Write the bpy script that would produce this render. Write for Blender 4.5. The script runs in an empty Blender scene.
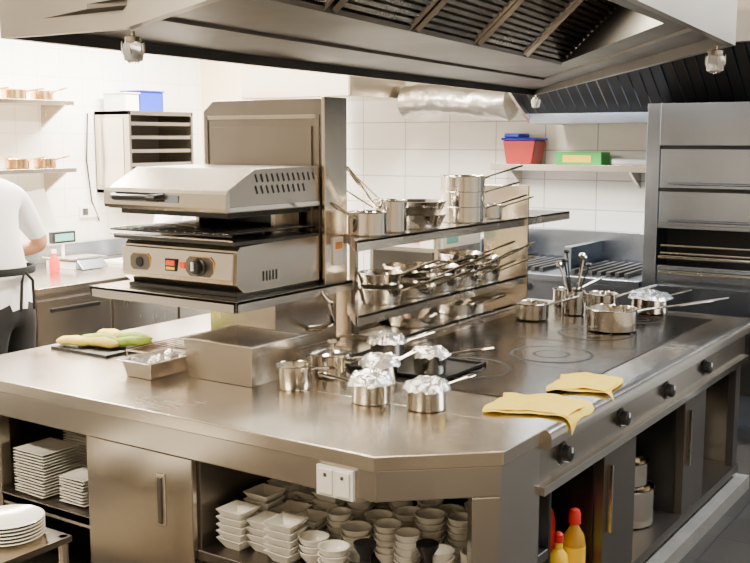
import bpy, bmesh, math, random
from mathutils import Vector, Matrix, noise
random.seed(7)
scene=bpy.context.scene
R=math.radians
# ---------------------------------------------------------------- materials
def newmat(name):
    m=bpy.data.materials.new(name); m.use_nodes=True
    return m,m.node_tree,m.node_tree.nodes['Principled BSDF']
def plain(name,col,rough=.5,metal=0,spec=.5,noise_amt=.0,nscale=8,trans=0,emit=0,bump=0):
    m,nt,b=newmat(name)
    b.inputs['Base Color'].default_value=(*col,1); b.inputs['Roughness'].default_value=rough
    b.inputs['Metallic'].default_value=metal; b.inputs['Specular IOR Level'].default_value=spec
    if trans: b.inputs['Transmission Weight'].default_value=trans
    if emit:
        b.inputs['Emission Color'].default_value=(*col,1); b.inputs['Emission Strength'].default_value=emit
    if noise_amt or bump:
        tc=nt.nodes.new('ShaderNodeTexCoord'); n=nt.nodes.new('ShaderNodeTexNoise'); n.inputs['Scale'].default_value=nscale; n.inputs['Detail'].default_value=5
        nt.links.new(tc.outputs['Object'],n.inputs['Vector'])
        if noise_amt:
            r=nt.nodes.new('ShaderNodeValToRGB'); nt.links.new(n.outputs['Fac'],r.inputs['Fac'])
            r.color_ramp.elements[0].position=.3; r.color_ramp.elements[1].position=.7
            r.color_ramp.elements[0].color=(*[c*(1-noise_amt) for c in col],1); r.color_ramp.elements[1].color=(*[min(1,c*(1+noise_amt*.6)) for c in col],1)
            nt.links.new(r.outputs['Color'],b.inputs['Base Color'])
        if bump:
            bp=nt.nodes.new('ShaderNodeBump'); bp.inputs['Strength'].default_value=bump; bp.inputs['Distance'].default_value=.01
            nt.links.new(n.outputs['Fac'],bp.inputs['Height']); nt.links.new(bp.outputs['Normal'],b.inputs['Normal'])
    return m
def steel(name,col=(.62,.60,.57),rough=.28,stretch=(3,60,60),var=.12,bump=.02,metal=1):
    m,nt,b=newmat(name); b.inputs['Metallic'].default_value=metal
    tc=nt.nodes.new('ShaderNodeTexCoord'); mp=nt.nodes.new('ShaderNodeMapping'); mp.inputs['Scale'].default_value=stretch
    n=nt.nodes.new('ShaderNodeTexNoise'); n.inputs['Scale'].default_value=3; n.inputs['Detail'].default_value=4
    n2=nt.nodes.new('ShaderNodeTexNoise'); n2.inputs['Scale'].default_value=2.2; n2.inputs['Detail'].default_value=4
    nt.links.new(tc.outputs['Object'],mp.inputs['Vector']); nt.links.new(mp.outputs['Vector'],n.inputs['Vector']); nt.links.new(tc.outputs['Object'],n2.inputs['Vector'])
    mx=nt.nodes.new('ShaderNodeMix'); mx.inputs[0].default_value=.8
    nt.links.new(n.outputs['Fac'],mx.inputs[2]); nt.links.new(n2.outputs['Fac'],mx.inputs[3])
    mr=nt.nodes.new('ShaderNodeMapRange'); mr.inputs['From Min'].default_value=.3; mr.inputs['From Max'].default_value=.7
    mr.inputs['To Min'].default_value=rough-var*.5; mr.inputs['To Max'].default_value=rough+var*.6
    nt.links.new(mx.outputs[0],mr.inputs['Value']); nt.links.new(mr.outputs['Result'],b.inputs['Roughness'])
    r=nt.nodes.new('ShaderNodeValToRGB'); r.color_ramp.elements[0].position=.3; r.color_ramp.elements[1].position=.7
    r.color_ramp.elements[0].color=(*[c*.93 for c in col],1); r.color_ramp.elements[1].color=(*[min(1,c*1.05) for c in col],1)
    nt.links.new(mx.outputs[0],r.inputs['Fac']); nt.links.new(r.outputs['Color'],b.inputs['Base Color'])
    bp=nt.nodes.new('ShaderNodeBump'); bp.inputs['Strength'].default_value=bump; bp.inputs['Distance'].default_value=.001
    nt.links.new(n.outputs['Fac'],bp.inputs['Height']); nt.links.new(bp.outputs['Normal'],b.inputs['Normal'])
    return m
def tilemat(name,col,mortar,w,h,rough,axis,msize=.012,off=.0,var=.03):
    m,nt,b=newmat(name); b.inputs['Roughness'].default_value=rough
    tc=nt.nodes.new('ShaderNodeTexCoord'); sp=nt.nodes.new('ShaderNodeSeparateXYZ'); cb=nt.nodes.new('ShaderNodeCombineXYZ')
    nt.links.new(tc.outputs['Object'],sp.inputs[0])
    a,c={'x':('Y','Z'),'y':('X','Z'),'z':('X','Y')}[axis]
    nt.links.new(sp.outputs[a],cb.inputs['X']); nt.links.new(sp.outputs[c],cb.inputs['Y'])
    br=nt.nodes.new('ShaderNodeTexBrick'); br.inputs['Scale'].default_value=1; br.inputs['Brick Width'].default_value=w; br.inputs['Row Height'].default_value=h
    br.inputs['Mortar Size'].default_value=msize*.5; br.inputs['Mortar Smooth'].default_value=.3; br.offset=off
    br.inputs['Color1'].default_value=(*col,1); br.inputs['Color2'].default_value=(*[x*(1-var) for x in col],1); br.inputs['Mortar'].default_value=(*mortar,1)
    nt.links.new(cb.outputs[0],br.inputs['Vector']); nt.links.new(br.outputs['Color'],b.inputs['Base Color'])
    bp=nt.nodes.new('ShaderNodeBump'); bp.invert=True; bp.inputs['Strength'].default_value=.4; bp.inputs['Distance'].default_value=.003
    nt.links.new(br.outputs['Fac'],bp.inputs['Height']); nt.links.new(bp.outputs['Normal'],b.inputs['Normal'])
    return m
ST=steel('brushed_steel',(.62,.58,.53),.24,var=.08)
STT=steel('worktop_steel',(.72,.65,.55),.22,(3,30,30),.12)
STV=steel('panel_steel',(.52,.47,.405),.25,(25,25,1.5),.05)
STB=steel('cool_steel',(.35,.40,.49),.23,(2,25,25),.06)
STK=steel('backboard_steel',(.26,.23,.20),.30,(25,25,2),.06)
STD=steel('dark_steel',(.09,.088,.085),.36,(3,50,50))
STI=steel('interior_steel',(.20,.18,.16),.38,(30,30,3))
STH=steel('hood_inner_shaded_steel',(.030,.028,.027),.45,(50,3,50),metal=.2)  # near-black instead of steel grey: shade under the hood put into the colour
STHB=steel('hood_baffle_shaded_steel',(.065,.062,.058),.45,(50,3,50),metal=.4)  # hood steel darkened in colour, for a shaded baffle
STHO=steel('hood_outer_steel',(.60,.56,.50),.33,(3,30,30),.08)
POL=steel('polished_steel',(.76,.72,.65),.12,(20,20,20),.06,.01)
COP=steel('brass',(.80,.52,.26),.2,(20,20,20),.08,.01)
BLK=plain('black_plastic',(.010,.010,.011),.35)
IRON=plain('cast_iron',(.025,.023,.022),.45,.3,noise_amt=.3,nscale=30)
PLATE=steel('range_plate',(.085,.066,.050),.20,(8,8,8),.10,.02)
RING=plain('burner_ring',(.006,.005,.005),.6,.0)
WPL=plain('white_plastic',(.85,.85,.82),.4)
CER=plain('white_ceramic',(.88,.86,.80),.15)
FOIL=plain('foil',(.88,.88,.87),.25,.85,bump=.7,nscale=45)
DUCTF=plain('duct_foil',(.58,.56,.52),.30,.95,bump=.8,nscale=9)
TOWEL=plain('yellow_towel',(1.0,.74,.10),.9,noise_amt=.04,nscale=60,bump=.5)
CLOTH=plain('white_cloth',(.82,.82,.86),.85,bump=.2,nscale=20)
DARKC=plain('black_cloth',(.012,.012,.014),.9)
SKIN=plain('skin',(.60,.30,.17),.5,noise_amt=.06)
HAIR=plain('hair',(.015,.011,.009),.6,bump=.5,nscale=80)
RED=plain('red_plastic',(.65,.03,.03),.35)
RED2=plain('bin_red',(.45,.015,.015),.35)
BLUE=plain('blue_plastic',(.01,.03,.50),.4)
GREEN=plain('green_card',(.03,.42,.06),.5)
YEL=plain('yellow_label',(.95,.60,.03),.4)
GOLD=plain('gold_trim',(.85,.42,.08),.4)
ORG=plain('orange_food',(.85,.30,.05),.5,noise_amt=.3,nscale=25)
LEAF=plain('green_cloth',(.36,.52,.06),.8,noise_amt=.35,nscale=30)
BREAD=plain('yellow_cloth',(.85,.66,.10),.8,noise_amt=.25,nscale=20)
GLASSB=plain('frosted_jar',(.85,.87,.88),.1,.0,trans=.7)
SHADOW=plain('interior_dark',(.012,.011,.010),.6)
CREAM=plain('cream_paint',(.82,.68,.48),.6)
WALLP=plain('beige_paint',(.52,.46,.38),.6)
CEILM=plain('ceiling_white',(.70,.67,.61),.7)
LAMP=plain('lamp_diffuser',(1,.95,.86),.4,emit=9)
DISPG=plain('green_display',(.10,.35,.30),.3,emit=.3)
DISPR=plain('red_display',(.75,.06,.02),.3,emit=.5)
OILR=plain('oil',(.75,.42,.05),.1,trans=.4)
TW=tilemat('wall_tile_north',(.90,.90,.89),(.50,.50,.49),.40,.21,.12,'y',.010)
TWW=tilemat('wall_tile_west',(.92,.91,.88),(.72,.70,.66),.20,.20,.2,'x',.006)
FL=tilemat('floor_tile',(.06,.055,.05),(.03,.03,.03),.3,.3,.35,'z',.010,var=.25)
CURB=plain('curb',(.24,.23,.21),.45,noise_amt=.15)

# ---------------------------------------------------------------- builder
class B:
    def __init__(s,name): s.name=name; s.bm=bmesh.new(); s.mats=[]; s.M=Matrix.Identity(4)
    def mi(s,m):
        if m not in s.mats: s.mats.append(m)
        return s.mats.index(m)
    def v(s,p): return s.bm.verts.new(s.M@Vector(p))
    def face(s,vs,i):
        try: f=s.bm.faces.new(vs); f.material_index=i; return f
        except ValueError: return None
    def poly(s,pts,m): s.face([s.v(p) for p in pts],s.mi(m))
    def loft(s,rings,m,cap=True,closed=True):
        i=s.mi(m); vr=[[s.v(p) for p in r] for r in rings]; n=len(vr[0])
        for a,b in zip(vr[:-1],vr[1:]):
            for k in range(n if closed else n-1): s.face([a[k],a[(k+1)%n],b[(k+1)%n],b[k]],i)
        if cap: s.face(vr[0][::-1],i); s.face(vr[-1],i)
    def box(s,x0,x1,y0,y1,z0,z1,m):
        s.loft([[(x0,y0,z),(x1,y0,z),(x1,y1,z),(x0,y1,z)] for z in (z0,z1)],m)
    def prism(s,pts,axis,a0,a1,m):
        f={'x':lambda p,a:(a,p[0],p[1]),'y':lambda p,a:(p[0],a,p[1]),'z':lambda p,a:(p[0],p[1],a)}[axis]
        s.loft([[f(p,a) for p in pts] for a in (a0,a1)],m)
    def lathe(s,prof,m,c=(0,0,0),seg=28,cap=True,sx=1,sy=1):
        rings=[[(c[0]+r*sx*math.cos(2*math.pi*k/seg),c[1]+r*sy*math.sin(2*math.pi*k/seg),c[2]+z) for k in range(seg)] for r,z in prof]
        s.loft(rings,m,cap)
    def tube(s,pts,r,m,seg=8,flat=1.0,cap=True):
        P=[Vector(p) for p in pts]; rings=[]
        rr=r if isinstance(r,(list,tuple)) else [r]*len(P)
        up=Vector((0,0,1))
        for i,p in enumerate(P):
            t=(P[min(i+1,len(P)-1)]-P[max(i-1,0)]).normalized()
            u=up if abs(t.dot(up))<.95 else Vector((0,1,0))
            a=t.cross(u).normalized(); b=a.cross(t).normalized()
            rings.append([p+rr[i]*(a*math.cos(2*math.pi*k/seg)+b*flat*math.sin(2*math.pi*k/seg)) for k in range(seg)])
        s.loft(rings,m,cap)
    def fin(s,bevel=0,parent=None,seg=2,sub=0,ang=38):
        bmesh.ops.recalc_face_normals(s.bm,faces=s.bm.faces[:])
        me=bpy.data.meshes.new(s.name); s.bm.to_mesh(me); s.bm.free()
        for m in s.mats: me.materials.append(m)
        for p in me.polygons: p.use_smooth=True
        me.set_sharp_from_angle(angle=R(ang))
        o=bpy.data.objects.new(s.name,me); scene.collection.objects.link(o)
        if bevel:
            md=o.modifiers.new('bevel','BEVEL'); md.width=bevel; md.segments=seg; md.limit_method='ANGLE'; md.angle_limit=R(40); md.harden_normals=True
        if sub:
            md=o.modifiers.new('sub','SUBSURF'); md.levels=sub; md.render_levels=sub
        if parent: o.parent=parent
        return o
def T(x,y,z,rz=0,rx=0,ry=0): return Matrix.Translation((x,y,z))@Matrix.Rotation(rz,4,'Z')@Matrix.Rotation(ry,4,'Y')@Matrix.Rotation(rx,4,'X')

# ---------------------------------------------------------------- room
XW,XE,YS,YN,ZC=-6.1,1.6,-1.6,6.95,2.9
b=B('floor'); b.box(XW-.1,XE+.1,YS-.1,YN+.1,-.1,0,FL); b.fin()
b=B('ceiling'); b.box(XW-.1,XE+.1,YS-.1,YN+.1,ZC,ZC+.1,CEILM); b.fin()
b=B('wall_north'); b.box(XW-.1,XE+.1,YN,YN+.1,0,ZC,TW); b.fin()
b=B('wall_west'); b.box(XW-.1,XW,YS,YN,0,ZC,TWW); b.fin()
b=B('wall_east'); b.box(XE,XE+.1,YS,YN,0,ZC,WALLP); b.fin()
b=B('wall_south'); b.box(XW,XE,YS-.1,YS,0,ZC,WALLP); b.fin()

# ---------------------------------------------------------------- island
b=B('kitchen_island')
Z=.88
top=[(-3.6,2.30),(-1.557,2.30),(-1.28,2.548),(-1.28,2.82),(-2.30,2.82),(-2.30,5.2),(-3.6,5.2)]
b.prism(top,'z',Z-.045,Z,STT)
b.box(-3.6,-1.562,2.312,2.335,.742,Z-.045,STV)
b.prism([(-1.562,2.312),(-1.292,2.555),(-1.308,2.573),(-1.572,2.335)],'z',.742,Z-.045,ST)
b.box(-1.325,-1.292,2.556,2.82,.06,Z-.045,ST)
b.prism([(-1.352,2.50),(-1.292,2.556),(-1.325,2.59),(-1.385,2.53)],'z',.06,.742,ST)
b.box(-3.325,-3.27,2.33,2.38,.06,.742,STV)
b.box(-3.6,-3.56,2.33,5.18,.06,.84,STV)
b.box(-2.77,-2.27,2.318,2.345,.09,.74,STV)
b.box(-2.42,-2.40,2.306,2.32,.50,.66,STI)
b.box(-2.43,-2.39,2.312,2.32,.49,.67,ST)
for z in (.40,.10):
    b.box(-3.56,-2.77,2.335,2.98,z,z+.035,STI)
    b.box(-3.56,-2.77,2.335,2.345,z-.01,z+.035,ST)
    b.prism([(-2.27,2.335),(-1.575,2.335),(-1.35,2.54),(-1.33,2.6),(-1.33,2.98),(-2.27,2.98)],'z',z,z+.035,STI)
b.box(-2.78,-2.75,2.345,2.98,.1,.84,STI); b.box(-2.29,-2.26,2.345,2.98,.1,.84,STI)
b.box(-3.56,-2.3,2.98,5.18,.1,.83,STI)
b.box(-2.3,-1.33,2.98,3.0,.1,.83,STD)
b.box(-3.45,-2.3,2.45,5.1,0,.10,CURB)
b.fin(.004)

b=B('cooking_range')
b.box(-2.30,-1.42,2.82,3.10,.83,Z,STT)
b.box(-1.42,-1.315,2.82,5.2,.83,Z,STT)
b.box(-2.30,-1.42,5.05,5.2,.83,Z,STT)
b.box(-2.30,-1.42,3.10,5.05,.83,Z+.004,PLATE)
prof=[(-1.315,Z)]+[(-1.285+.03*math.sin(R(a)) ,Z-.03+.03*math.cos(R(a))) for a in range(0,91,15)]+[(-1.255,Z-.055),(-1.275,Z-.065),(-1.315,Z-.065)]
b.loft([[(x,y,z) for x,z in prof] for y in (2.82,5.2)],ST)
for cx,cy,r in ((-1.90,3.42,.19),(-1.72,3.84,.17),(-1.75,4.38,.17),(-1.72,4.85,.12)):
    for rr,m in ((r,RING),(r-.013,PLATE),(r*.45,RING),(r*.45-.010,PLATE)):
        b.lathe([(rr,0),(rr,.0016+(r-rr)*.004)],m,(cx,cy,Z+.0035),40)
for y in (3.62,4.12): b.box(-2.30,-1.42,y-.0015,y+.0015,Z+.002,Z+.0045,RING)
b.box(-1.33,-1.295,2.82,5.2,.695,.82,STV)
b.box(-1.305,-1.275,2.82,5.2,.668,.697,POL)
for y in (2.99,3.5,4.0,4.51):
    b.M=T(-1.295,y,.76,0,0,R(90))
    b.lathe([(.034,0),(.034,.006),(.028,.008),(.026,.03),(.02,.034)],BLK,seg=20); b.lathe([(.038,0),(.038,.003)],STD,seg=20)
    b.M=Matrix.Identity(4); b.box(-1.262,-1.257,y-.003,y+.003,.765,.782,WPL)
for y0,y1 in ((2.82,2.86),(3.40,3.72),(4.32,4.62),(5.12,5.2)):
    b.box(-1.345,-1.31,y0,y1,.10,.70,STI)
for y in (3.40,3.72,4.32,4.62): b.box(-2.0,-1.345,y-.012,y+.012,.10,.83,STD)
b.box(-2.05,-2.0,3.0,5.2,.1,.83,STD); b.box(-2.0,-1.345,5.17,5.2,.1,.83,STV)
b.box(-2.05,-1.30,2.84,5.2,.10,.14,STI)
for y in (3.43,4.35): b.box(-1.31,-1.29,y,y+.012,.35,.60,STV)
b.box(-2.25,-1.255,2.7,5.25,0,.07,CURB)
b.fin(.003)

# ---------------------------------------------------------------- salamander stand + grill
b=B('salamander_stand')
b.prism([(-3.30,1.15),(-2.615,1.15),(-2.615,1.925),(-3.24,1.925),(-3.30,1.88)],'y',3.50,3.62,STK)
for x0,x1 in ((-3.29,-3.27),(-2.66,-2.64)): b.box(x0,x1,3.494,3.502,1.2,1.86,STK)
b.box(-3.27,-2.66,3.494,3.502,1.84,1.86,STV)
b.box(-3.25,-2.68,3.492,3.502,1.2,1.81,STK)
b.box(-2.616,-2.60,3.48,3.64,1.15,1.93,STT)
b.box(-3.38,-2.57,2.88,3.64,1.135,1.15,STT)
b.box(-3.38,-2.57,2.88,2.895,1.105,1.15,ST); b.box(-2.585,-2.57,2.88,3.64,1.105,1.15,ST); b.box(-3.38,-3.365,2.88,3.64,1.105,1.15,ST)
b.box(-3.04,-2.80,3.24,3.60,Z,1.135,STV)
b.box(-2.80,-2.645,3.20,3.62,Z,1.135,STV)
b.box(-3.08,-2.64,3.17,3.64,Z,Z+.012,ST)
b.box(-2.60,-2.592,3.53,3.60,1.22,1.34,WPL); b.box(-2.593,-2.588,3.54,3.59,1.29,1.32,ORG)
b.tube([(-2.57,3.42,1.12),(-2.53,3.42,1.08),(-2.52,3.42,1.0),(-2.58,3.42,.97),(-2.64,3.42,.96)],.014,POL)
b.fin(.004)

b=B('salamander_grill')
X0,X1=-3.27,-2.625
b.prism([(2.99,1.165),(3.47,1.165),(3.47,1.36),(2.97,1.345),(2.955,1.33),(2.945,1.20)],'x',X0+.03,X1-.0,STV)
b.prism([(2.952,1.20),(2.940,1.20),(2.930,1.22),(2.940,1.32),(2.958,1.325)],'x',X0+.035,X1-.01,STT)
b.box(X0+.04,X1-.01,2.96,3.47,1.151,1.168,BLK)
b.box(X0-.01,X1+.01,2.93,3.45,1.352,1.366,STD)
for k in range(26):
    x=X0+.01+k*(X1-X0-.02)/25; b.tube([(x,2.915,1.395),(x,3.44,1.395)],.004,(IRON if k%2 else POL),6)
for y in (2.915,3.1,3.28,3.44): b.tube([(X0-.01,y,1.390),(X1+.01,y,1.390)],.005,IRON,6)
b.tube([(X0-.01,2.915,1.372),(X1+.01,2.915,1.372)],.004,POL,6)
b.prism([(2.90,1.478),(2.893,1.50),(2.896,1.545),(2.905,1.562),(3.06,1.640),(3.475,1.645),(3.475,1.478)],'x',X0,X1,STV)
b.prism([(2.89,1.482),(2.884,1.495),(2.888,1.548),(2.897,1.562),(2.91,1.56),(2.91,1.482)],'x',X0-.012,X1+.008,STT)
b.box(X1,X1+.006,2.91,3.47,1.482,1.500,POL)
b.box(X0+.03,X1-.03,2.94,3.45,1.455,1.48,IRON)
for row in range(2):
    for k in range(12 if row==0 else 10):
        y=3.07+k*.033; z=1.605-row*.045
        b.M=T(X1,y,z,0,R(22)); b.box(-.001,.0015,-.005,.005,-.017,.017,BLK); b.M=Matrix.Identity(4)
b.tube([(-3.20,2.89,1.535),(-3.19,2.85,1.53),(-3.17,2.84,1.528),(-2.98,2.84,1.528),(-2.96,2.85,1.53),(-2.95,2.89,1.535)],.013,BLK,10)
b.box(-3.20,-2.95,2.868,2.89,1.512,1.548,BLK)
b.box(-2.93,-2.86,2.882,2.886,1.51,1.54,STB)
def rr_plate(x,w,h):
    b.M=T(x,2.934,1.262,0,R(90)); 
    b.prism([(-w,-h*.5),(-w*.7,-h),(w*.7,-h),(w,-h*.5),(w,h*.5),(w*.7,h),(-w*.7,h),(-w,h*.5)],'z',0,.003,GOLD)
    b.prism([((-w+.003),-h*.5),(-w*.7,-h+.003),(w*.7,-h+.003),(w-.003,-h*.5),(w-.003,h*.5),(w*.7,h-.003),(-w*.7,h-.003),(-w+.003,h*.5)],'z',0,.005,STI); b.M=Matrix.Identity(4)
rr_plate(-3.13,.058,.036); rr_plate(-2.80,.075,.042)
b.M=T(-3.13,2.930,1.262,0,R(90)); b.lathe([(.022,0),(.020,.006)],BLK,seg=20); b.M=Matrix.Identity(4)
b.box(-2.985,-2.925,2.927,2.934,1.235,1.285,BLK); b.box(-2.978,-2.932,2.924,2.928,1.258,1.278,DISPR); b.box(-2.978,-2.932,2.924,2.928,1.241,1.252,YEL)
b.M=T(-2.80,2.930,1.262,0,R(90)); b.lathe([(.036,0),(.036,.008),(.028,.012),(.026,.035),(.018,.038)],BLK,seg=24)
b.M=Matrix.Identity(4); b.box(-2.806,-2.794,2.885,2.895,1.25,1.285,WPL)
b.box(-2.905,-2.88,2.926,2.934,1.25,1.275,DISPR)
for k in range(5): b.box(X1-.001,X1+.0015,3.10+k*.02,3.11+k*.02,1.20,1.24,BLK)
b.box(X0+.1,X0+.12,3.3,3.47,1.36,1.48,ST); b.box(X1-.12,X1-.10,3.3,3.47,1.36,1.48,ST); b.box(X0+.1,X1-.1,3.46,3.475,1.36,1.48,STD)
b.fin(.003,ang=20)

# ---------------------------------------------------------------- pan shelf rack
ZT,ZM,ZL=1.35,1.042,.905
b=B('pan_shelf_rack')
def shelf(z,y1,yc=3.40):
    b.prism([(-2.62,3.67),(-2.60,3.65),(-2.38,yc),(-2.38,y1),(-2.62,y1)],'z',z-.012,z,ST)
    lip=.045 if z>.95 else .022
    b.box(-2.390,-2.38,yc,y1,z-lip,z,STT); b.box(-2.62,-2.61,3.66,y1,z-min(lip,.04),z,ST)
    b.prism([(-2.60,3.65),(-2.38,yc),(-2.39,yc),(-2.61,3.65)],'z',z-lip,z,ST)
shelf(ZT,5.52); shelf(ZM,4.95); shelf(ZL,4.95,3.72)
b.box(-2.63,-2.37,4.95,4.965,Z+.002,1.515,STT)
b.box(-2.62,-2.59,3.68,3.71,Z+.002,ZT,STK)
b.box(-2.70,-2.60,3.66,3.70,Z+.002,1.12,STV)
b.box(-2.615,-2.605,3.70,4.95,Z+.002,ZM-.1,STV)
b.fin(.003)

# ---------------------------------------------------------------- pans
def pan(name,x,y,z,r,h,ang=None,hl=.18,up=.25,lid=None,foil=False,mat=POL,sides=False,flare=1.0,tilt=0,stack=1):
    b=B(name)
    for s_ in range(stack):
        b.M=T(x,y,z+s_*(h*.92),0,tilt)
        rb=r/flare
        b.lathe([(rb*.93,0),(rb,.006),(r,h-.004),(r+.004,h),(r-.001,h+.001),(r-.004,h-.004),(rb-.004,.008),(rb*.5,.006)],mat,seg=36)
        a=(ang if ang is not None else 0)+(random.uniform(-.35,.35) if stack>1 else 0)
        u_=up*random.uniform(.6,1.2)
        if ang is not None and hl>0:
            d=Vector((math.cos(a),math.sin(a),0))
            p0=d*(r-.002)+Vector((0,0,h*.78)); pts=[p0,p0+d*.03+Vector((0,0,.012))]
            for k in range(1,6): pts.append(p0+d*(.03+(hl-.03)*k/5)+Vector((0,0,.012+u_*(hl-.03)*k/5)))
            b.tube(pts,[.014,.010,.009,.011,.013,.013,.009],mat,8,.5)
        if sides:
            for sg in (0,math.pi):
                aa=a+sg; d=Vector((math.cos(aa),math.sin(aa),0)); n=Vector((-d.y,d.x,0)); c=d*(r-.001)+Vector((0,0,h*.75))
                b.tube([c-n*.03,c-n*.03+d*.025,c+n*.03+d*.025,c+n*.03],.004,mat,6)
    if lid:
        b.lathe([(r+.004,h),(r+.004,h+.004),(r*.7,h+.016),(r*.1,h+.022),(.008,h+.024),(.008,h+.035),(.018,h+.04),(.016,h+.05),(.004,h+.052)],mat,seg=32)
    if foil:
        i=b.mi(FOIL); n=30; m=7; rings=[]
        ox,oy=x*11,y*13
        for a_ in range(m+1):
            q=a_/m; row=[]
            for c_ in range(n):
                ph=2*math.pi*c_/n; rad=q*r*(1.22+.24*noise.noise(Vector((math.cos(ph)*1.5+ox,math.sin(ph)*1.5+oy,3)))) 
                px,py=rad*math.cos(ph),rad*math.sin(ph)
                zz=h+.010*(1-q*q)+.010+.022*noise.noise(Vector((px*26+ox,py*26+oy,1)))*(.4+q)
                if a_==m: zz=h-.008+.014*noise.noise(Vector((math.cos(ph)*4,math.sin(ph)*4,ox)))
                row.append(b.v((px,py,zz)))
            rings.append(row)
        for a_ in range(m):
            for c_ in range(n): b.face([rings[a_][c_],rings[a_][(c_+1)%n],rings[a_+1][(c_+1)%n],rings[a_+1][c_]],i)
    b.M=Matrix.Identity(4)
    return b.fin(ang=(60 if foil else 38))
pan('saucepan',-2.24,2.81,Z+.001,.062,.085,R(15),.10,.1,foil=False)
pan('stock_pot',-2.25,3.05,Z+.001,.080,.085,R(0),lid=True,sides=True)
pan('saucepan',-1.905,2.80,Z+.001,.066,.075,R(200),.12,.2,foil=True)
pan('saucepan',-1.705,2.83,Z+.001,.066,.075,R(70),.14,.2,foil=True)
pan('saucepan',-2.03,3.04,Z+.001,.064,.080,R(75),.14,.25,foil=True)
pan('saucepan',-2.17,3.30,Z+.009,.065,.095,R(60),.16,.25,foil=True)
pan('saucepan',-1.95,3.26,Z+.009,.062,.075,R(40),.18,.2,foil=True)
b=B('baking_tray'); b.box(-2.36,-1.84,3.16,3.50,Z+.0048,Z+.008,STD)
b.box(-2.36,-1.84,3.16,3.17,Z+.0048,Z+.018,STD); b.box(-2.36,-1.84,3.49,3.50,Z+.0048,Z+.018,STD); b.box(-2.36,-2.35,3.16,3.50,Z+.0048,Z+.018,STD); b.box(-1.85,-1.84,3.16,3.50,Z+.0048,Z+.018,STD); b.fin()
pan('saucepan',-1.72,4.50,Z+.006,.115,.10,R(35),.42,.16)
pan('saucepan',-2.15,4.56,Z+.006,.080,.08,R(45),.16,.35)
pan('saucepan',-1.98,5.02,Z+.006,.08,.085,R(30),.20,.35)
pan('saucepan',-1.74,5.07,Z+.006,.090,.085,R(60),.18,.2,foil=True)
pan('saucepan',-2.19,5.06,Z+.006,.07,.085,R(70),.22,.4)
XP=-2.50
pan('saucepan',XP+.02,3.62,ZT+.001,.085,.10,R(262),.14,.6)
pan('saucepan',XP+.01,3.81,ZT+.001,.075,.14,R(262),.20,.9)
pan('frying_pan',XP,4.05,ZT+.001,.135,.065,R(215),.24,.8,flare=1.25,stack=2)
pan('saucepan',XP,4.48,ZT+.001,.110,.080,R(40),.22,.35,stack=3)
pan('saucepan',XP,4.76,ZT+.001,.07,.07,R(50),.18,.4)
for i,(yy,rr,hh,aa,st) in enumerate(((3.75,.10,.07,40,2),(3.99,.12,.050,40,3),(4.23,.11,.06,50,2),(4.46,.11,.055,40,3),(4.69,.10,.06,30,2))):
    pan('frying_pan' if i in (1,3) else 'saucepan',XP,yy,ZM+.001,rr,hh,R(aa),.18,.45,flare=1.15,stack=st)
for yy,aa,rr in ((4.0,200,.125),(4.42,30,.11)):
    pan('frying_pan',XP,yy,ZL+.001,rr,.05,R(aa),.14,.3,flare=1.2,stack=1)

def gn(name,x0,x1,y0,y1,z,h,content=None,rim=.015):
    b=B(name); t=.004
    def ring(i,zz,tp=0): return [(x0+i,y0+i,zz),(x1-i,y0+i,zz),(x1-i,y1-i,zz),(x0+i,y1-i,zz)]
    b.loft([ring(rim+.012,z),ring(rim,z+h-.004),ring(0,z+h-.003),ring(0,z+h),ring(rim+.004,z+h),ring(rim+.016,z+.004)],ST)
    if content:
        i=b.mi(FOIL); n=14; g=[[b.v((x0+rim+.01+(x1-x0-2*rim-.02)*a/n,y0+rim+.01+(y1-y0-2*rim-.02)*c/n,z+h*.8+noise.noise(Vector((a*.6,c*.6,x0)))*.04)) for c in range(n+1)] for a in range(n+1)]
        for a in range(n):
            for c in range(n): b.face([g[a][c],g[a+1][c],g[a+1][c+1],g[a][c+1]],i)
    b.fin(.008,seg=3)
gn('gastronorm_pan',-2.70,-2.34,2.70,3.02,Z+.001,.15)
gn('small_gastronorm_pan',-2.90,-2.72,2.58,2.84,Z+.001,.065,True)

b=B('cooling_rack')
for k in range(13): b.tube([(-3.15+k*.03,2.86,Z+.03),(-3.15+k*.03,3.14,Z+.03)],.003,POL,6)
for y in (2.86,3.0,3.14): b.tube([(-3.15,y,Z+.026),(-2.79,y,Z+.026)],.004,POL,6)
for x in (-3.15,-2.79):
    for y in (2.86,3.14): b.tube([(x,y,Z),(x,y,Z+.028)],.004,POL,6)
b.fin()
b=B('cloth_tray'); b.box(-3.52,-3.18,2.78,3.12,Z,Z+.012,STD)
for k,(x,y,m,a) in enumerate(((-3.44,2.84,BREAD,10),(-3.40,2.93,LEAF,25),(-3.32,2.88,BREAD,5),(-3.43,3.03,BREAD,-10),(-3.30,3.04,LEAF,15),(-3.23,2.96,LEAF,40))):
    b.M=T(x,y,Z+.030,R(a)); b.tube([(-.085,0,-.002),(-.06,0,.002),(0,0,.008),(.06,0,.002),(.085,0,0)],[.018,.036,.040,.034,.016],m,12,.5)
b.M=Matrix.Identity(4); b.fin(ang=60)

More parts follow.
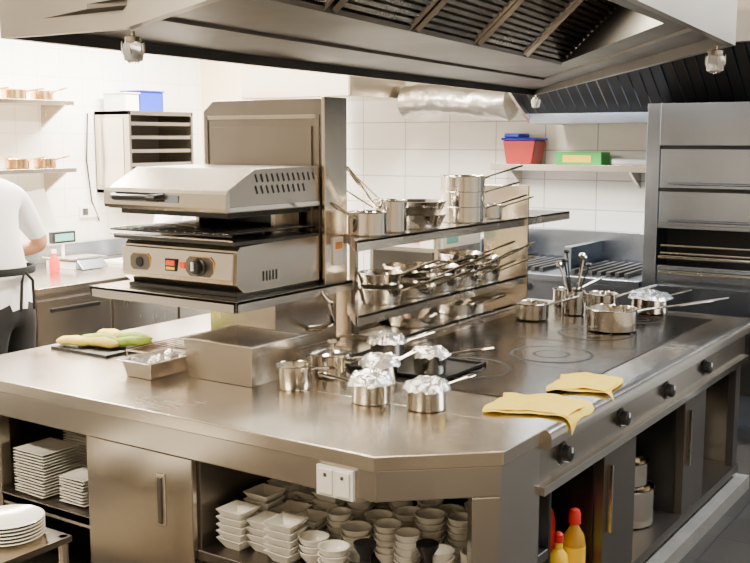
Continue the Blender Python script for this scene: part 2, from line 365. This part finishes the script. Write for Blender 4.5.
def towel(name,x0,x1,y0,y1,rot):
    b=B(name); i=b.mi(TOWEL); n=26; m=20
    cx,cy=(x0+x1)/2,(y0+y1)/2
    for layer in (0,1):
        g=[]
        for a in range(n+1):
            row=[]
            for c in range(m+1):
                u=a/n*2-1; w=c/m*2-1
                px=u*(x1-x0)/2*(1-.12*layer)+.012*math.sin(w*3+layer); py=w*(y1-y0)/2*(1-.1*layer)+.02*math.sin(u*2.5+1)
                X=cx+px*math.cos(rot)-py*math.sin(rot); Y=cy+px*math.sin(rot)+py*math.cos(rot)
                zz=Z+.006+layer*.005+abs(noise.noise(Vector((X*14,Y*14,layer*3))))*.014
                ex=-1.262
                if X>ex:
                    d=X-ex; zz-=d*1.6+.012; X=ex+.012+.15*d
                row.append(b.v((X,Y,zz)))
            g.append(row)
        for a in range(n):
            for c in range(m): b.face([g[a][c],g[a+1][c],g[a+1][c+1],g[a][c+1]],i)
    o=b.fin(ang=80); md=o.modifiers.new('s','SOLIDIFY'); md.thickness=.003; md.offset=0; md=o.modifiers.new('sub','SUBSURF'); md.levels=1; md.render_levels=1
towel('yellow_towel',-1.555,-1.255,2.92,3.17,R(12))
towel('yellow_towel',-1.51,-1.285,3.28,3.56,R(15))

b=B('power_socket'); b.box(-1.755,-1.625,2.298,2.311,.735,.825,WPL)
for x in (-1.72,-1.66): b.box(x-.024,x+.024,2.293,2.299,.743,.817,CER); b.box(x-.005,x+.005,2.290,2.294,.795,.806,STI)
b.fin(.002)

b=B('square_plate_stack')
for (x,y,n,s_) in ((-3.14,2.44,15,.085),(-3.02,2.62,17,.085),(-2.93,2.44,9,.065),(-3.2,2.72,14,.085)):
    for k in range(n):
        z=.436+k*.0115; rr=R(random.uniform(-4,4)); b.M=T(x,y,z,rr)
        q=lambda i,zz:[(-s_+i,-s_+i,zz),(s_-i,-s_+i,zz),(s_-i,s_-i,zz),(-s_+i,s_-i,zz)]
        b.loft([q(.02,0),q(0,.008),q(0,.0105),q(.004,.0105),q(.022,.004)],CER)
b.M=Matrix.Identity(4); b.fin()
b=B('bowl_stacks')
def bowl(x,y,z,r,h,seg=20):
    b.lathe([(r*.45,0),(r*.5,.006),(r*.85,h*.6),(r,h),(r-.005,h),(r*.8,h*.6),(r*.4,.012)],CER,(x,y,z),seg)
for gx in range(9):
    for gy in range(4):
        x=-2.17+gx*.095+random.uniform(-.006,.006); y=2.43+gy*.125+(.03 if gx%2 else 0)
        if x>-1.50 or (x>-1.72 and gy==0): continue
        r=random.choice((.042,.046,.05)); n=random.randint(2,4)+gy
        if gx<3:
            for k in range(n+1):
                s_=.052; z=.436+k*.024; rr=R(random.uniform(-6,6)); b.M=T(x,y,z,rr)
                q=lambda i,zz:[(-s_+i,-s_+i,zz),(s_-i,-s_+i,zz),(s_-i,s_-i,zz),(-s_+i,s_-i,zz)]
                b.loft([q(.022,0),q(.004,.03),q(0,.036),q(.004,.036),q(.024,.008)],CER); b.M=Matrix.Identity(4)
        else:
            for k in range(n): bowl(x,y,.436+k*.022,r,.045)
b.fin()
b=B('ramekin_group')
for x,y in ((-1.39,2.74),(-1.41,2.88),(-1.41,2.62)):
    for k in range(2): b.lathe([(.035,0),(.04,.004),(.042,.05),(.038,.05),(.036,.008)],CER,(x,y,.436+k*.045),20)
b.fin()
for x,y in ((-1.655,2.40),(-1.50,2.50)):
    b=B('sauce_jug'); b.lathe([(.032,0),(.036,.03),(.016,.08),(.016,.10),(.034,.13),(.034,.14),(.004,.14)],BLK,(x,y,.436),18); b.fin()

b=B('sauce_bottle'); c=(-1.375,3.30,.141)
b.lathe([(.036,0),(.040,.008),(.040,.20),(.034,.23),(.016,.26),(.014,.28)],OILR,c,24); b.lathe([(.041,.02),(.041,.19)],YEL,c,24); b.lathe([(.0415,.08),(.0415,.12)],RED,c,24)
b.lathe([(.022,.27),(.022,.305),(.016,.32),(.005,.325)],RED,c,20); b.fin()
b=B('sauce_bottle'); c=(-1.385,3.19,.141)
b.lathe([(.034,0),(.036,.008),(.036,.15),(.03,.19),(.014,.21),(.014,.24)],YEL,c,24); b.lathe([(.016,.235),(.016,.262),(.008,.27)],RED,c,20); b.fin()
b=B('sauce_bottle'); c=(-1.48,3.28,.141)
b.lathe([(.034,0),(.038,.008),(.038,.26),(.03,.30),(.014,.32),(.014,.34)],RED,c,24); b.lathe([(.016,.335),(.016,.362),(.008,.37)],WPL,c,20); b.fin()
pan('stock_pot',-1.50,4.12,.141,.13,.16,R(90),sides=True,hl=0)
pan('stock_pot',-1.50,4.12,.31,.10,.10,R(90),sides=True,hl=0)
pan('stock_pot',-1.55,4.84,.141,.12,.2,R(90),sides=True,hl=0)
pan('stock_pot',-1.52,3.86,.141,.09,.12,R(90),sides=True,hl=0)

b=B('utensil_pot'); c=(-2.04,4.80,Z+.006)
b.lathe([(.05,0),(.055,.004),(.057,.12),(.053,.12),(.05,.008)],POL,c,28)
for k in range(6):
    a=k*1.05+.3; L=.24+.03*(k%3); d=Vector((math.cos(a)*.32,math.sin(a)*.32,1)).normalized()
    p=Vector(c)+Vector((0,0,.02)); b.tube([p,p+d*L],.005,(POL if k%2 else BLK),6)
    e=p+d*L; b.lathe([(.002,-.012),(.014,-.008),(.018,.004),(.014,.012),(.002,.014)],(POL if k%2 else BLK),tuple(e),12)
b.fin()

# ---------------------------------------------------------------- hood over the island
b=B('extractor_hood'); ZR=2.03
P=[(-2.50,1.85),(-2.02,1.86),(-1.485,1.59),(-1.0,1.35),(-.69,1.35),(-.87,3.21),(-2.86,6.04)]
cx=sum(p[0] for p in P)/7; cy=sum(p[1] for p in P)/7
def off(p,d):
    v=Vector((cx-p[0],cy-p[1])); v=v.normalized()*d; return (p[0]+v.x,p[1]+v.y)
r0=[(x,y,ZR+.50) for x,y in P]; r1=[(x,y,ZR) for x,y in P]; r2=[(*off(p,.03),ZR) for p in P]; r3=[(*off(p,.03),ZR+.035) for p in P]
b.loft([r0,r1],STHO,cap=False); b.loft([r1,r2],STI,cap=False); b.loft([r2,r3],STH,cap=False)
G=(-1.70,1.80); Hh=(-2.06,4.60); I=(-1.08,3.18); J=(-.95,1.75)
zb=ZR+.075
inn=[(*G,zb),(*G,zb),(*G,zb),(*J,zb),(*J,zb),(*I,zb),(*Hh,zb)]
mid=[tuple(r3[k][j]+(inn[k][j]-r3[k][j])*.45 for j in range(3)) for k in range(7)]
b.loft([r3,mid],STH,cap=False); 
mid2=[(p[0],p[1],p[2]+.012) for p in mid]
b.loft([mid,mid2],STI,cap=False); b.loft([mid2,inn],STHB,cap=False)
ridgeG=(-1.12,1.75,ZR+.46); ridgeH=(-1.42,4.2,ZR+.46)
def lerp(a,c,t): return tuple(a[k]+(c[k]-a[k])*t for k in range(3))
g0=(*G,zb); h0=(*Hh,zb)
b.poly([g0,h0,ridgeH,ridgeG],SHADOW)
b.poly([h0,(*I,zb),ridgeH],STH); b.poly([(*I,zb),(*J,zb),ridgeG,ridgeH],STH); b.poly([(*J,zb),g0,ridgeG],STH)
nrm=(Vector(h0)-Vector(g0)).cross(Vector(ridgeG)-Vector(g0)).normalized()
if nrm.z>0: nrm=-nrm
NP=5
def sp(u,w,o): 
    a=Vector(lerp(g0,h0,u)); c=Vector(lerp(ridgeG,ridgeH,u)); return a.lerp(c,w)+nrm*o
def bar(u0,w0,u1,w1,hw,o,m):
    p=sp(u0,w0,o); q=sp(u1,w1,o); b.tube([p,q],hw,m,4)
for k in range(NP):
    u0=k/NP+.012; u1=(k+1)/NP-.012
    for (a,c,d,e) in ((u0,.04,u1,.04),(u1,.04,u1,.96),(u1,.96,u0,.96),(u0,.96,u0,.04)): bar(a,c,d,e,.012,.012,STI)
    for j in range(1,22): 
        w=.04+.92*j/22; bar(u0,w,u1,w,.0105,.010,STT)
b.poly([(x,y,ZR+.50) for x,y in P],STHO)
b.fin()
for (x,y) in ((-2.03,1.90),(-.91,3.15),(-2.80,5.93)):
    b=B('hood_lamp'); c=(x,y,ZR-.080)
    b.lathe([(.012,.0),(.024,.004),(.028,.03),(.026,.045),(.018,.05)],GLASSB,c,20); b.lathe([(.018,.048),(.022,.05),(.022,.062),(.006,.066),(.006,.078)],POL,c,20)
    for k in range(6):
        a=k*math.pi/3; b.tube([(x+.029*math.cos(a),y+.029*math.sin(a),ZR-.030),(x+.030*math.cos(a),y+.030*math.sin(a),ZR-.055),(x+.012*math.cos(a),y+.012*math.sin(a),ZR-.083)],.0015,POL,5)
    b.fin()

# ---------------------------------------------------------------- north wall
b=B('wall_shelf_north'); b.box(-3.50,-2.30,6.68,6.95,1.555,1.58,ST); b.box(-3.50,-2.30,6.675,6.685,1.54,1.585,ST)
for x in (-3.4,-2.5): b.prism([(6.72,1.555),(6.95,1.555),(6.95,1.42)],'x',x,x+.02,ST)
b.fin(.002)
b=B('storage_bin'); b.prism([(-3.40,1.582),(-3.20,1.582),(-3.17,1.75),(-3.43,1.75)],'y',6.72,6.90,RED2); b.box(-3.44,-3.16,6.71,6.91,1.75,1.77,BLUE); b.box(-3.42,-3.30,6.72,6.9,1.77,1.80,BLUE); b.fin(.01)
b=B('food_carton'); b.box(-3.02,-2.68,6.72,6.88,1.582,1.67,GREEN); b.box(-2.96,-2.75,6.716,6.72,1.60,1.65,YEL); b.fin(.003)
b=B('cling_film_roll'); b.tube([(-2.62,6.78,1.605),(-2.38,6.78,1.605)],.022,CLOTH,12); b.fin()

b=B('wall_range')
b.box(-3.40,-2.16,6.10,6.93,.12,.86,STB); b.box(-3.42,-2.15,6.06,6.93,.86,.90,STB)
b.box(-3.42,-2.15,6.86,6.94,.90,1.12,STB); b.box(-3.42,-3.36,6.3,6.9,.90,1.08,STB); b.box(-2.75,-2.70,6.3,6.9,.90,1.06,STB)
for k in range(8): b.box(-3.3+.06*k,-3.27+.06*k,6.2,6.8,.90,.925,IRON)
for k in range(7): b.box(-2.66+.06*k,-2.63+.06*k,6.2,6.8,.90,.925,IRON)
for k in range(4):
    b.M=T(-3.2+.28*k,6.06,.80,0,R(90)); b.lathe([(.028,0),(.022,.03)],BLK,seg=16)
b.M=Matrix.Identity(4)
for x in (-3.36,-2.76): b.box(x,x+.56,6.07,6.10,.2,.72,STB); b.tube([(x+.06,6.04,.68),(x+.5,6.04,.68)],.012,POL)
for x in (-3.35,-2.2):
    for y in (6.15,6.85): b.tube([(x,y,0),(x,y,.12)],.02,STD)
b.fin(.004)

b=B('deck_oven'); x0,x1=-2.11,-.75
yb=6.30
for (a,c,d,e) in ((x0,x0+.05,.10,1.965),(x1-.05,x1,.10,1.965)): b.box(a,c,6.0,yb,d,e,STB)
b.box(x0,x1,6.02,yb,1.235,1.965,STB); b.box(x0,x1,6.02,yb,.10,.93,STB); b.box(x0,x1,yb-.02,yb,.10,1.965,SHADOW)
b.box(x0,x0+.08,5.99,6.03,.10,1.965,STB); b.box(x1-.08,x1,5.99,6.03,.10,1.965,STB)
b.box(x0+.08,x1-.08,5.985,6.03,1.72,1.965,STB)
b.box(x0+.095,x1-.095,5.975,6.03,1.475,1.70,STB); b.box(x0+.095,x1-.095,5.975,6.03,1.26,1.455,STB)
b.box(x0+.08,x1-.08,6.0,6.04,1.455,1.475,SHADOW); b.box(x0+.08,x1-.08,6.0,6.04,1.70,1.72,SHADOW)
for z in (1.135,1.09): 
    b.tube([(x0+.10,6.01,z),(x1-.10,6.01,z)],.008,POL)
for k in range(16): b.tube([(x0+.12+k*.075,6.0,1.07),(x0+.12+k*.075,6.26,1.07)],.006,POL,6)
b.tube([(x0+.10,5.98,1.07),(x1-.10,5.98,1.07)],.012,POL)
b.box(x0+.095,x1-.095,5.975,6.03,.93,1.02,STB); b.tube([(x0+.12,5.94,.985),(x1-.12,5.94,.985)],.013,POL)
b.box(x0+.08,x1-.08,5.985,6.03,.12,.90,STB); b.box(x0+.2,x1-.2,5.975,5.99,.3,.75,STD)
for z in (1.50,1.285): b.tube([(x0+.15,5.955,z),(x1-.15,5.955,z)],.008,STB)
for x in (x0+.06,x1-.06):
    for y in (6.06,6.26): b.tube([(x,y,0),(x,y,.10)],.025,STD)
b.fin(.004)

b=B('wall_extractor_hood')
hx0,hx1=-3.05,.4
b.prism([(6.42,1.88),(6.94,1.88),(6.94,2.6),(5.75,2.6),(5.75,2.28),(5.80,2.28),(5.80,2.35)],'x',hx0,hx1,STH)
b.prism([(6.36,1.86),(6.50,1.86),(6.50,1.90),(6.39,1.93),(6.36,1.93)],'x',hx0,hx1,STB)
b.prism([(5.72,2.27),(5.79,2.27),(5.79,2.62),(5.72,2.62)],'x',hx0-.02,hx1,STHO)
b.prism([(5.72,2.27),(6.40,1.86),(6.94,1.86),(6.94,2.62),(5.72,2.62)],'x',hx0-.02,hx0,STHO)
for k in range(46):
    x=hx0+.06+k*.072
    b.tube([(x,6.36,1.935),(x,5.83,2.325)],.010,STB if k%7 else ST,4)
b.fin()

b=B('ceiling_duct'); b.box(-5.0,-4.05,5.7,6.4,2.04,2.895,STT)
b.fin(.01)
b=B('flexible_foil_duct')
for (xa,xb,yy,zz,rr) in ((-4.04,-3.15,6.35,2.02,.11),(-3.95,-3.2,6.66,2.10,.11)):
    rings=[]
    for k in range(31):
        t=k/30; x=xa+(xb-xa)*t; ring=[]
        env=1 if 0<k<30 else .6
        for j in range(28):
            a=2*math.pi*j/28; r_=rr*env*(1+.16*noise.noise(Vector((x*7,math.cos(a)*1.5,math.sin(a)*1.5+zz*9)))+.03*math.sin(k*1.6))
            ring.append((x,yy+r_*math.cos(a),zz+.02*math.sin(t*5)+r_*math.sin(a)))
        rings.append(ring)
    b.loft(rings,DUCTF)
b.tube([(-3.25,6.6,2.13),(-3.25,6.6,2.895)],.10,DUCTF,20)
b.fin(ang=40)
b=B('pillar'); b.box(-6.1,-5.55,6.45,6.95,0,2.895,CREAM); b.fin(.005)

# ---------------------------------------------------------------- west side
b=B('west_worktop'); 
b.box(-6.09,-5.03,1.5,6.3,.84,.88,STT); b.box(-6.09,-6.07,1.5,6.3,.88,1.0,STB)
b.box(-6.05,-5.08,1.5,6.3,.12,.84,STV)
for k in range(8):
    y=1.55+k*.59; b.box(-5.085,-5.06,y,y+.57,.15,.80,STV); b.box(-5.062,-5.045,y+.1,y+.47,.72,.745,STD)
for y in (1.6,3.0,4.6,6.2):
    for x in (-5.15,-5.95): b.tube([(x,y,0),(x,y,.12)],.02,STD)
b.fin(.004)
for z,ye in ((2.02,4.85),(1.56,4.85)):
    b=B('wall_shelf_west'); b.box(-6.09,-5.78,2.2,ye,z-.03,z,STT); b.prism([(-6.09,z-.03),(-5.85,z-.03),(-6.09,z-.18)],'y',ye-.04,ye-.02,STV); b.prism([(-6.09,z-.03),(-5.85,z-.03),(-6.09,z-.18)],'y',2.3,2.32,STV); b.fin(.002)
    for k,(yy,rr) in enumerate(((4.70,.075),(4.47,.08),(4.22,.07),(3.9,.07))):
        pan('brass_pan',-5.93,yy,z+.001,rr,.065,R(20+30*k),.12,.2,mat=COP)
b=B('tray_cabinet'); x0,x1,y0,y1,z0,z1=-6.09,-5.72,5.29,5.95,1.36,1.965
b.box(x0,x1,y0,y0+.02,z0,z1,STV); b.box(x0,x1,y1-.02,y1,z0,z1,STV); b.box(x0,x1,y0,y1,z1-.03,z1,ST); b.box(x0,x1,y0,y1,z0,z0+.03,ST); b.box(x0,x0+.01,y0,y1,z0,z1,STD)
for k in range(1,6): z=z0+k*.10; b.box(x0,x1-.01,y0+.02,y1-.02,z,z+.025,ST)
b.box(x0+.04,x1-.06,y0-.004,y0,z0+.06,z1-.05,STT); b.fin(.003)
b=B('storage_box'); b.box(-6.02,-5.82,5.50,5.74,1.967,2.11,BLUE); b.box(-6.03,-5.81,5.49,5.75,2.11,2.122,BLUE); b.fin(.005)
b=B('storage_box'); b.box(-6.04,-5.80,5.34,5.47,1.967,2.09,WPL); b.box(-6.05,-5.79,5.33,5.48,2.09,2.10,WPL); b.fin(.005)
b=B('kitchen_scale'); b.box(-5.86,-5.58,4.62,4.88,.881,.93,WPL); b.box(-5.88,-5.56,4.60,4.90,.945,.955,POL); b.box(-5.75,-5.70,4.7,4.8,.93,.945,STD)
b.prism([(-5.58,.89),(-5.50,.885),(-5.58,.96)],'y',4.64,4.86,STB)
b.tube([(-5.84,4.75,.9),(-5.84,4.75,1.10)],.012,WPL); b.box(-5.86,-5.82,4.65,4.85,1.04,1.12,BLK); b.box(-5.82,-5.815,4.67,4.83,1.055,1.105,DISPG); b.fin(.004)
b=B('plastic_bottle'); b.lathe([(.03,0),(.035,.01),(.035,.08),(.015,.11),(.015,.13)],RED,(-5.60,4.48,.881),20); b.lathe([(.017,.125),(.017,.15)],WPL,(-5.60,4.48,.881),20); b.fin()
b=B('menu_board'); b.prism([(4.40,.90),(4.86,1.12),(4.74,1.42),(4.36,1.36)],'x',-6.02,-6.00,WPL); b.prism([(4.42,.881),(4.6,.881),(4.5,.98),(4.4,.98)],'x',-6.03,-5.99,WPL); b.fin(.004)
b=B('chopping_board'); b.box(-5.75,-5.35,5.0,5.45,.881,.90,WPL)
for k in range(14): b.lathe([(.002,0),(.03,.004),(.034,.015),(.02,.03),(.002,.034)],ORG,(-5.6+.16*random.random(),5.08+.3*random.random(),.90),12)
b.fin(.003)
b=B('paper_towel_roll'); b.lathe([(.06,0),(.06,.24),(.02,.24),(.02,.0)],CLOTH,(-5.8,5.6,.881),24); b.fin()
b=B('wall_cable'); b.tube([(-6.08,5.22,1.95),(-6.085,5.2,1.6),(-6.08,5.23,1.3),(-6.085,5.3,1.15)],.006,STD,6); b.fin()
b=B('wall_socket'); b.box(-6.099,-6.08,5.12,5.28,1.18,1.27,WPL); b.box(-6.082,-6.075,5.14,5.19,1.2,1.25,STI); b.fin(.003)

b=B('holding_cabinet'); b.box(-3.15,-2.72,4.62,5.08,.882,1.30,ST); b.box(-2.72,-2.705,4.64,5.06,1.19,1.29,WPL); b.box(-2.706,-2.70,4.68,4.80,1.21,1.27,DISPG); 
b.box(-3.13,-2.74,4.608,4.62,1.19,1.29,WPL); b.box(-3.08,-2.96,4.60,4.61,1.21,1.27,STD); b.box(-2.93,-2.83,4.60,4.61,1.215,1.265,RED)
b.box(-3.12,-2.75,4.605,4.62,.90,1.17,STD); b.fin(.004)

b=B('dish_trolley'); b.box(-3.35,-2.57,1.45,2.08,.48,.50,STT); b.box(-3.35,-2.57,1.45,2.08,.18,.20,STT)
for x in (-3.33,-2.59):
    for y in (1.47,2.06): b.tube([(x,y,0),(x,y,.50)],.015,ST)
for k,(x,y,r) in enumerate(((-2.71,1.95,.11),(-2.74,1.68,.12),(-3.0,1.92,.12),(-3.0,1.65,.12))):
    for j in range(6): b.lathe([(r*.5,0),(r*.6,.004),(r,.018),(r-.004,.02),(r*.55,.008)],CER,(x,y,.501+j*.011),32)
b.fin()

# ---------------------------------------------------------------- people
def skinfig(name,V,E,mats,matfn,parent,lv=2,root=0):
    me=bpy.data.meshes.new(name); me.from_pydata([v[:3] for v in V],E,[]); o=bpy.data.objects.new(name,me); scene.collection.objects.link(o)
    md=o.modifiers.new('skin','SKIN'); md.use_smooth_shade=True
    sv=me.skin_vertices[0].data
    for i,v in enumerate(V): sv[i].radius=(v[3],v[4] if len(v)>4 else v[3]); sv[i].use_root=(i==root)
    s=o.modifiers.new('sub','SUBSURF'); s.levels=lv; s.render_levels=lv
    dg=bpy.context.evaluated_depsgraph_get(); dg.update(); ev=o.evaluated_get(dg); nm=bpy.data.meshes.new_from_object(ev)
    bpy.data.objects.remove(o); o=bpy.data.objects.new(name,nm); scene.collection.objects.link(o)
    nm.materials.clear()
    for m in mats: nm.materials.append(m)
    for p in nm.polygons: p.use_smooth=True; p.material_index=matfn(p.center)
    o.parent=parent; return o
LIPS=plain('lips',(.45,.17,.13),.5)
def head(parent,loc,yaw,pitch,cap=False):
    b=B('head'); b.M=T(*loc,yaw)@Matrix.Rotation(pitch,4,'Y')
    i=b.mi(SKIN); ih=b.mi(HAIR); n=24; m=18; rings=[]
    for a in range(m+1):
        th=math.pi*a/m; row=[]
        for c in range(n):
            ph=2*math.pi*c/n; x=math.sin(th)*math.cos(ph); y=math.sin(th)*math.sin(ph); z=math.cos(th)
            rx,ry,rz=.098,.077,.118
            if z<0: ry*=1-.28*(-z); 
            if z<0 and x>0: rx*=1-.10*(-z)
            px,py,pz=x*rx,y*ry,z*rz
            fr=max(0,x)
            px+=.026*fr**6*math.exp(-(y/.16)**2)*math.exp(-((z+.12)/.22)**2)
            px-=.008*fr*math.exp(-((abs(y)-.35)/.16)**2)*math.exp(-((z-.08)/.13)**2)
            px+=.006*fr*math.exp(-(y/.3)**2)*math.exp(-((z+.50)/.07)**2)
            if (z>.35 or (x<.1 and z>-.35)): px*=1.06;py*=1.06;pz*=1.05
            row.append(b.v((px,py,pz)))
        rings.append(row)
    for a in range(m):
        for c in range(n):
            f=b.face([rings[a][c],rings[a][(c+1)%n],rings[a+1][(c+1)%n],rings[a+1][c]],i)
            if f:
                th=math.pi*(a+.5)/m; ph=2*math.pi*(c+.5)/n; z=math.cos(th); x=math.sin(th)*math.cos(ph)
                if z>.45 or (x<.15 and z>-.40): f.material_index=ih
    for sg in (1,-1):
        b.lathe([(.002,-.02),(.012,-.016),(.016,0),(.012,.016),(.002,.022)],SKIN,(.0,sg*.082,-.01),10,sy=.5)
        b.lathe([(.001,-.011),(.009,-.006),(.011,0),(.009,.006),(.001,.011)],CER,(.083,sg*.03,.012),10)
        b.lathe([(.001,-.005),(.004,-.002),(.004,.002),(.001,.005)],BLK,(.0935,sg*.03,.012),8)
    b.tube([(.088,-.022,-.058),(.094,0,-.056),(.088,.022,-.058)],.004,LIPS,6)
    b.M=Matrix.Identity(4)
    o=b.fin(sub=1); o.parent=parent
def hand(parent,w,fwd,up,side):
    w=Vector(w); f=Vector(fwd).normalized(); u=Vector(up).normalized(); s=Vector(side).normalized()
    V=[(*(w-f*.03),.026,.020),(*(w+f*.01),.026,.018),(*(w+f*.05),.036,.016),(*(w+f*.085),.034,.014)]
    skinfig('palm',V,[(0,1),(1,2),(2,3)],[SKIN],lambda c:0,parent,2)
    for k,L in enumerate((.070,.080,.074,.058)):
        base=w+f*.075+s*(.030-.020*k); V=[(*base,.0095)]; p=base; d=f.copy()
        for seg in range(3):
            d=(d-u*.28).normalized(); p=p+d*L*(.42,.32,.26)[seg]; V.append((*p,.009-.001*seg))
        skinfig('finger_%d'%(k+1),V,[(0,1),(1,2),(2,3)],[SKIN],lambda c:0,parent,2)
    base=w+f*.025+s*.022; d=(f*.6+s*.8).normalized(); p1=base+d*.04; p2=p1+(f*.9+s*.3-u*.2).normalized()*.03; p3=p2+(f-u*.2).normalized()*.022
    skinfig('thumb',[(*base,.012),(*p1,.011),(*p2,.010),(*p3,.008)],[(0,1),(1,2),(2,3)],[SKIN],lambda c:0,parent,2)

def person(name,pel,lean,sh_z,yaw,headoff,elbR,handR,elbL,handL,headpitch):
    e=bpy.data.objects.new(name,None); scene.collection.objects.link(e)
    f=Vector((math.cos(yaw),math.sin(yaw),0)); l=Vector((-f.y,f.x,0)); P0=Vector(pel)
    W=lambda a,bb,z: P0+f*a+l*bb+Vector((0,0,z-P0.z))
    V=[];E=[]
    def add(p,r,r2=None,par=None):
        V.append((p.x,p.y,p.z,r,r2 if r2 else r)); 
        if par is not None: E.append((par,len(V)-1))
        return len(V)-1
    pz=P0.z
    pv=add(W(0,0,pz),.16,.14)
    w1=add(W(lean*.35,0,pz+(sh_z-pz)*.35),.15,.125,pv); w2=add(W(lean*.75,0,pz+(sh_z-pz)*.72),.18,.13,w1); ch=add(W(lean,0,sh_z-.03),.13,.10,w2)
    nk=add(W(lean+headoff[0]*.4,0,sh_z+.07+headoff[1]*.3),.052,None,ch); nk2=add(W(lean+headoff[0]*.75,0,sh_z+.11+headoff[1]*.6),.052,None,nk)
    ends={}
    for sg,el,hd in ((1,elbL,handL),(-1,elbR,handR)):
        s=add(W(lean,sg*.20,sh_z-.05),.080,None,ch); ee=add(W(*el),.050,None,s); mid=add((W(*el)+W(*hd))/2,.042,None,ee); hw=add(W(*hd),.027,None,mid)
        ends[sg]=(W(*el),W(*hd))
        h=add(W(0,sg*.10,pz-.10),.105,None,pv); kn=add(W(.03,sg*.11,.50),.068,None,h); ca=add(W(-.01,sg*.11,.33),.062,None,kn); an=add(W(-.02,sg*.11,.09),.045,None,ca); ft=add(W(.13,sg*.12,.045),.040,None,an)
    def mf(c):
        for k in (1,-1):
            a,bb=ends[k]; d=bb-a; t=(c-a).dot(d)/d.length_squared
            if t>-.25 and (c-(a+d*max(0,min(1,t)))).length<.082: return 1
        if c.z>sh_z+.055 and (c-W(lean,0,c.z)).length<.2: return 1
        if pz+.105<c.z<pz+.145 and (c-P0).xy.length<.28: return 2
        if c.z<.08: return 2
        if c.z<pz-.06: return 2
        return 0
    skinfig('body',V,E,[CLOTH,SKIN,DARKC],mf,e,2,0)
    hp=W(lean+headoff[0],0,sh_z+.20+headoff[1]); head(e,tuple(hp),yaw,headpitch)
    for k in (1,-1):
        a,bb=ends[k]; d=(bb-a).normalized(); up=Vector((0,0,1)); up=(up-d*up.dot(d)).normalized(); side=d.cross(up) if k==1 else up.cross(d)
        hand(e,tuple(bb+d*.02),tuple(d),tuple(up),tuple(side))
    b=B('apron_ties'); zz=pz+.125
    ring=[]
    for k in range(25):
        a=2*math.pi*k/24; q=W(lean*.25,0,zz)+f*(.150*math.cos(a))+l*(.182*math.sin(a)); ring.append(q)
    b.tube(ring,.011,DARKC,6,2.0)
    back=W(lean*.25,0,zz)-f*.155
    for sg in (1,-1): b.tube([back,back+l*sg*.04-f*.015-Vector((0,0,.05)),back+l*sg*.05-f*.01-Vector((0,0,.20))],.008,DARKC,6)
    o=b.fin(); o.parent=e
    return e
person('chef',(-4.50,3.28,.97),.08,1.50,R(192),(.18,-.03),(.03,-.34,1.19),(.30,-.20,1.12),(.08,.28,1.20),(.34,.16,1.08),R(28))
person('chef',(-4.50,5.02,.95),.38,1.30,R(205),(.13,-.09),(.40,-.28,1.06),(.50,-.14,.98),(.40,.28,1.06),(.50,.14,.98),R(60))

# ---------------------------------------------------------------- lights
def area(name,loc,sx,sy,e,col,rot=(0,0,0)):
    L=bpy.data.lights.new(name,'AREA'); L.shape='RECTANGLE'; L.size=sx; L.size_y=sy; L.energy=e; L.color=col
    o=bpy.data.objects.new(name,L); o.location=loc; o.rotation_euler=rot; scene.collection.objects.link(o); return o
def panel(x,y,sx,sy,e,col):
    b=B('unseen_ceiling_light'); b.box(x-sx/2-.03,x+sx/2+.03,y-sy/2-.03,y+sy/2+.03,ZC-.05,ZC-.001,WPL); b.box(x-sx/2,x+sx/2,y-sy/2,y+sy/2,ZC-.055,ZC-.05,LAMP); b.fin()
    area('unseen_ceiling_light_source',(x,y,ZC-.07),sx,sy,e,col)
warm=(1,.85,.63); cool=(.84,.92,1)
panel(-5.2,3.4,.3,1.5,330,(1,.92,.78)); panel(-5.1,5.2,.3,1.2,300,(1,.92,.78))
panel(-.2,1.0,1.2,.3,90,warm); panel(-.1,4.8,.3,1.2,120,cool); panel(-2.7,.6,1.2,.3,130,warm)  # warm panels by the camera are added out of view, to light front faces
panel(-3.35,4.3,.3,1.2,210,(1,.91,.76))  # added panel out of view, made stronger to brighten the back wall
for y in (2.4,3.5):
    area('hood_fill_light',(-1.35-.05*y,y,ZR+.30),.25,.5,24,warm)  # added fill inside the hood, which blocks the ceiling light; no fixture here
area('range_hood_area_light',(-2.6,6.2,1.98),.8,.1,14,cool,(0,0,0))  # cool area light below the wall hood filters, with no fixture modelled
w=bpy.data.worlds.new('world'); scene.world=w; w.use_nodes=True
w.node_tree.nodes['Background'].inputs[0].default_value=(.9,.95,1,1); w.node_tree.nodes['Background'].inputs[1].default_value=.4

# ---------------------------------------------------------------- camera
cd=bpy.data.cameras.new('camera'); cam=bpy.data.objects.new('camera',cd); scene.collection.objects.link(cam)
cd.sensor_width=36; cd.lens=1034/750*36; cd.clip_start=.05
cam.location=(0,0,1.75); cam.rotation_euler=(R(90-7.77),0,R(34))
scene.camera=cam
